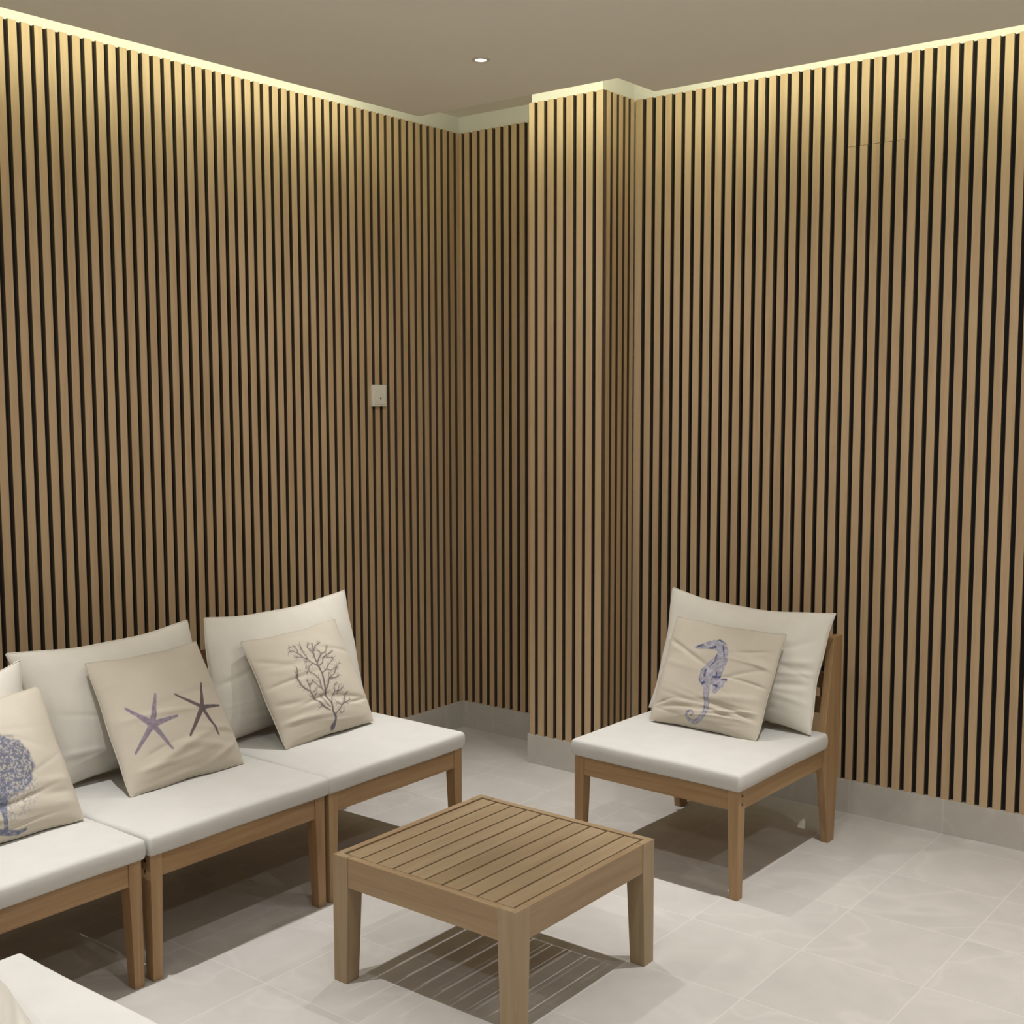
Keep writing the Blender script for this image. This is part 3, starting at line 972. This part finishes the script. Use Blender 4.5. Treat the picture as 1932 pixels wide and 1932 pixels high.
def ink_star(S, T, *c):
    a = stroke_mask(S, T, [[[p[0], p[1], p[2] * 1.12 + 0.6] for p in pl] for pl in INK['star_a']], HW, HH, 1.6)
    b = stroke_mask(S, T, [[[p[0], p[1], p[2] * 1.12 + 0.6] for p in pl] for pl in INK['star_b']], HW, HH, 1.6)
    nz = vnoise(S * HW, T * HH, 5, 7.0)[..., None]
    out = rgba(S.shape, (0.17, 0.135, 0.20), np.maximum(a * 0.86, b * 0.92))
    ca = np.array((0.13, 0.105, 0.155)) * (1 - nz) + np.array((0.27, 0.225, 0.30)) * nz
    cb = np.array((0.075, 0.052, 0.065)) * (1 - nz) + np.array((0.115, 0.085, 0.10)) * nz
    out[..., :3] = np.where((a >= b)[..., None], ca, cb)
    return out


def ink_seahorse(S, T, *c):
    horse = [[[p[0], p[1], p[2] * 1.10 + 0.5] for p in pl] for pl in INK['seahorse']]
    a = stroke_mask(S, T, horse, HW, HH, 1.6)
    inner = stroke_mask(S, T, [[[p[0], p[1], max(0.5, p[2] - 7.5)] for p in pl] for pl in horse], HW, HH, 4.0)
    dk = stroke_mask(S, T, INK['sea_dark'], HW, HH, 3.0)
    nz = vnoise(S * HW, T * HH, 11, 4.5)
    nb = vnoise(S * HW, T * HH, 12, 9.0)
    edge = np.clip(a - inner, 0, 1)
    tone = np.clip(0.20 + 0.75 * nz + 0.5 * (nb - 0.5) - 0.16 * edge - 0.75 * dk, 0, 1)[..., None]
    out = rgba(S.shape, (0, 0, 0), a * np.clip(0.70 + 0.08 * edge + 0.25 * dk, 0, 0.95))
    out[..., :3] = np.array((0.055, 0.065, 0.155)) * (1 - tone) + np.array((0.42, 0.42, 0.54)) * tone
    return out


FAN_C, FAN_R = [0.004, -0.019], [[0.464, -0.111], [0.28, 0.467]]


def ink_fan(S, T, *c):
    X, Y = S * HW, T * HH
    cx, cy = FAN_C[0] * HW, FAN_C[1] * HH
    rx = abs(FAN_R[0][0] * HW - cx)
    ry = abs(FAN_R[1][1] * HH - cy)
    n0 = vnoise(X, Y, 21, 11.0)
    rad = np.hypot((X - cx) / rx, (Y - cy) / ry) + 0.14 * (n0 - 0.5)
    n1, n2 = vnoise(X, Y, 22, 3.4), vnoise(X, Y, 23, 8.0)
    disk = np.clip((1.02 - rad) / 0.10, 0, 1)
    sp = np.clip((n1 - 0.40) * 2.6 + 0.68, 0.38, 1)
    stem = stroke_mask(S, T, INK['fan'], HW, HH, 2.5) * np.clip(0.45 + 0.9 * n1, 0, 1)
    low = np.clip((1.55 - np.hypot((X - cx + 6) / (rx * 0.75), (Y - cy + ry * 0.55) / (ry * 0.8))) / 0.5, 0, 1) * np.clip((n1 - 0.45) * 4, 0, 1) * 0.6
    al = np.clip(np.maximum(np.maximum(disk * sp * 0.85, stem * 0.9), low * 0.7), 0, 0.93)
    out = rgba(S.shape, (0, 0, 0), al)
    bl = np.clip(0.35 + 0.5 * n2 + np.clip(-(Y - cy) / ry - 0.5, 0, 1) * 0.5, 0, 1)[..., None]
    out[..., :3] = np.array((0.05, 0.048, 0.07)) * (1 - bl) + np.array((0.095, 0.125, 0.225)) * bl
    return out


GB = 'large plain back cushions'
make_pillow(PILLOWS['s3back'], 90, CREAM_CANVAS, 'back_cushion', 'large plain white back cushion behind the coral print cushion', GB, 1, 0.0048, 10, slump=0.0)
make_pillow(PILLOWS['s2back'], 90, CREAM_CANVAS, 'back_cushion', 'large plain white back cushion behind the starfish cushion', GB, 2, 0.0048, 10, slump=0.0)
make_pillow(PILLOWS['s1back'], 90, CREAM_CANVAS, 'back_cushion', 'large plain white back cushion cut by the left edge of the photo', GB, 3, 0.004, 12, slump=0.0)
make_pillow(PILLOWS['cback'], 110, CREAM_CANVAS, 'back_cushion', 'large plain white back cushion on the single chair, behind seahorse cushion', GB, 4, 0.0065, 22, slump=0.0)
GS = 'printed scatter cushions'
make_pillow(PILLOWS['s3dec'], 230, PRINT_CANVAS, 'scatter_cushion', 'beige cushion printed with a dark branching coral', GS, 11, 0.0062, 20, ink_coral)
make_pillow(PILLOWS['s2dec'], 230, PRINT_CANVAS, 'scatter_cushion', 'beige cushion printed with two purple starfish', GS, 12, 0.0062, 18, ink_star)
make_pillow(PILLOWS['s1dec'], 230, PRINT_CANVAS, 'scatter_cushion', 'beige cushion printed with a blue sea fan at the left edge', GS, 13, 0.0064, 20, ink_fan)
make_pillow(PILLOWS['cdec'], 230, PRINT_CANVAS, 'scatter_cushion', 'beige cushion printed with a blue seahorse on the single chair', GS, 14, 0.0085, 30, ink_seahorse)
make_pillow(((1.46, -3.105, math.radians(-16)), -0.002, 50, 0.12, 0.02, 0.05, [(0.0, 0.42), (0.43, 0.42), (0.43, 0.0), (0.0, 0.0)]), 80, CREAM_CANVAS, 'scatter_cushion',
            'corner of a plain cream cushion lying on the seat nearest the camera', GS, 21, 0.005, 12)
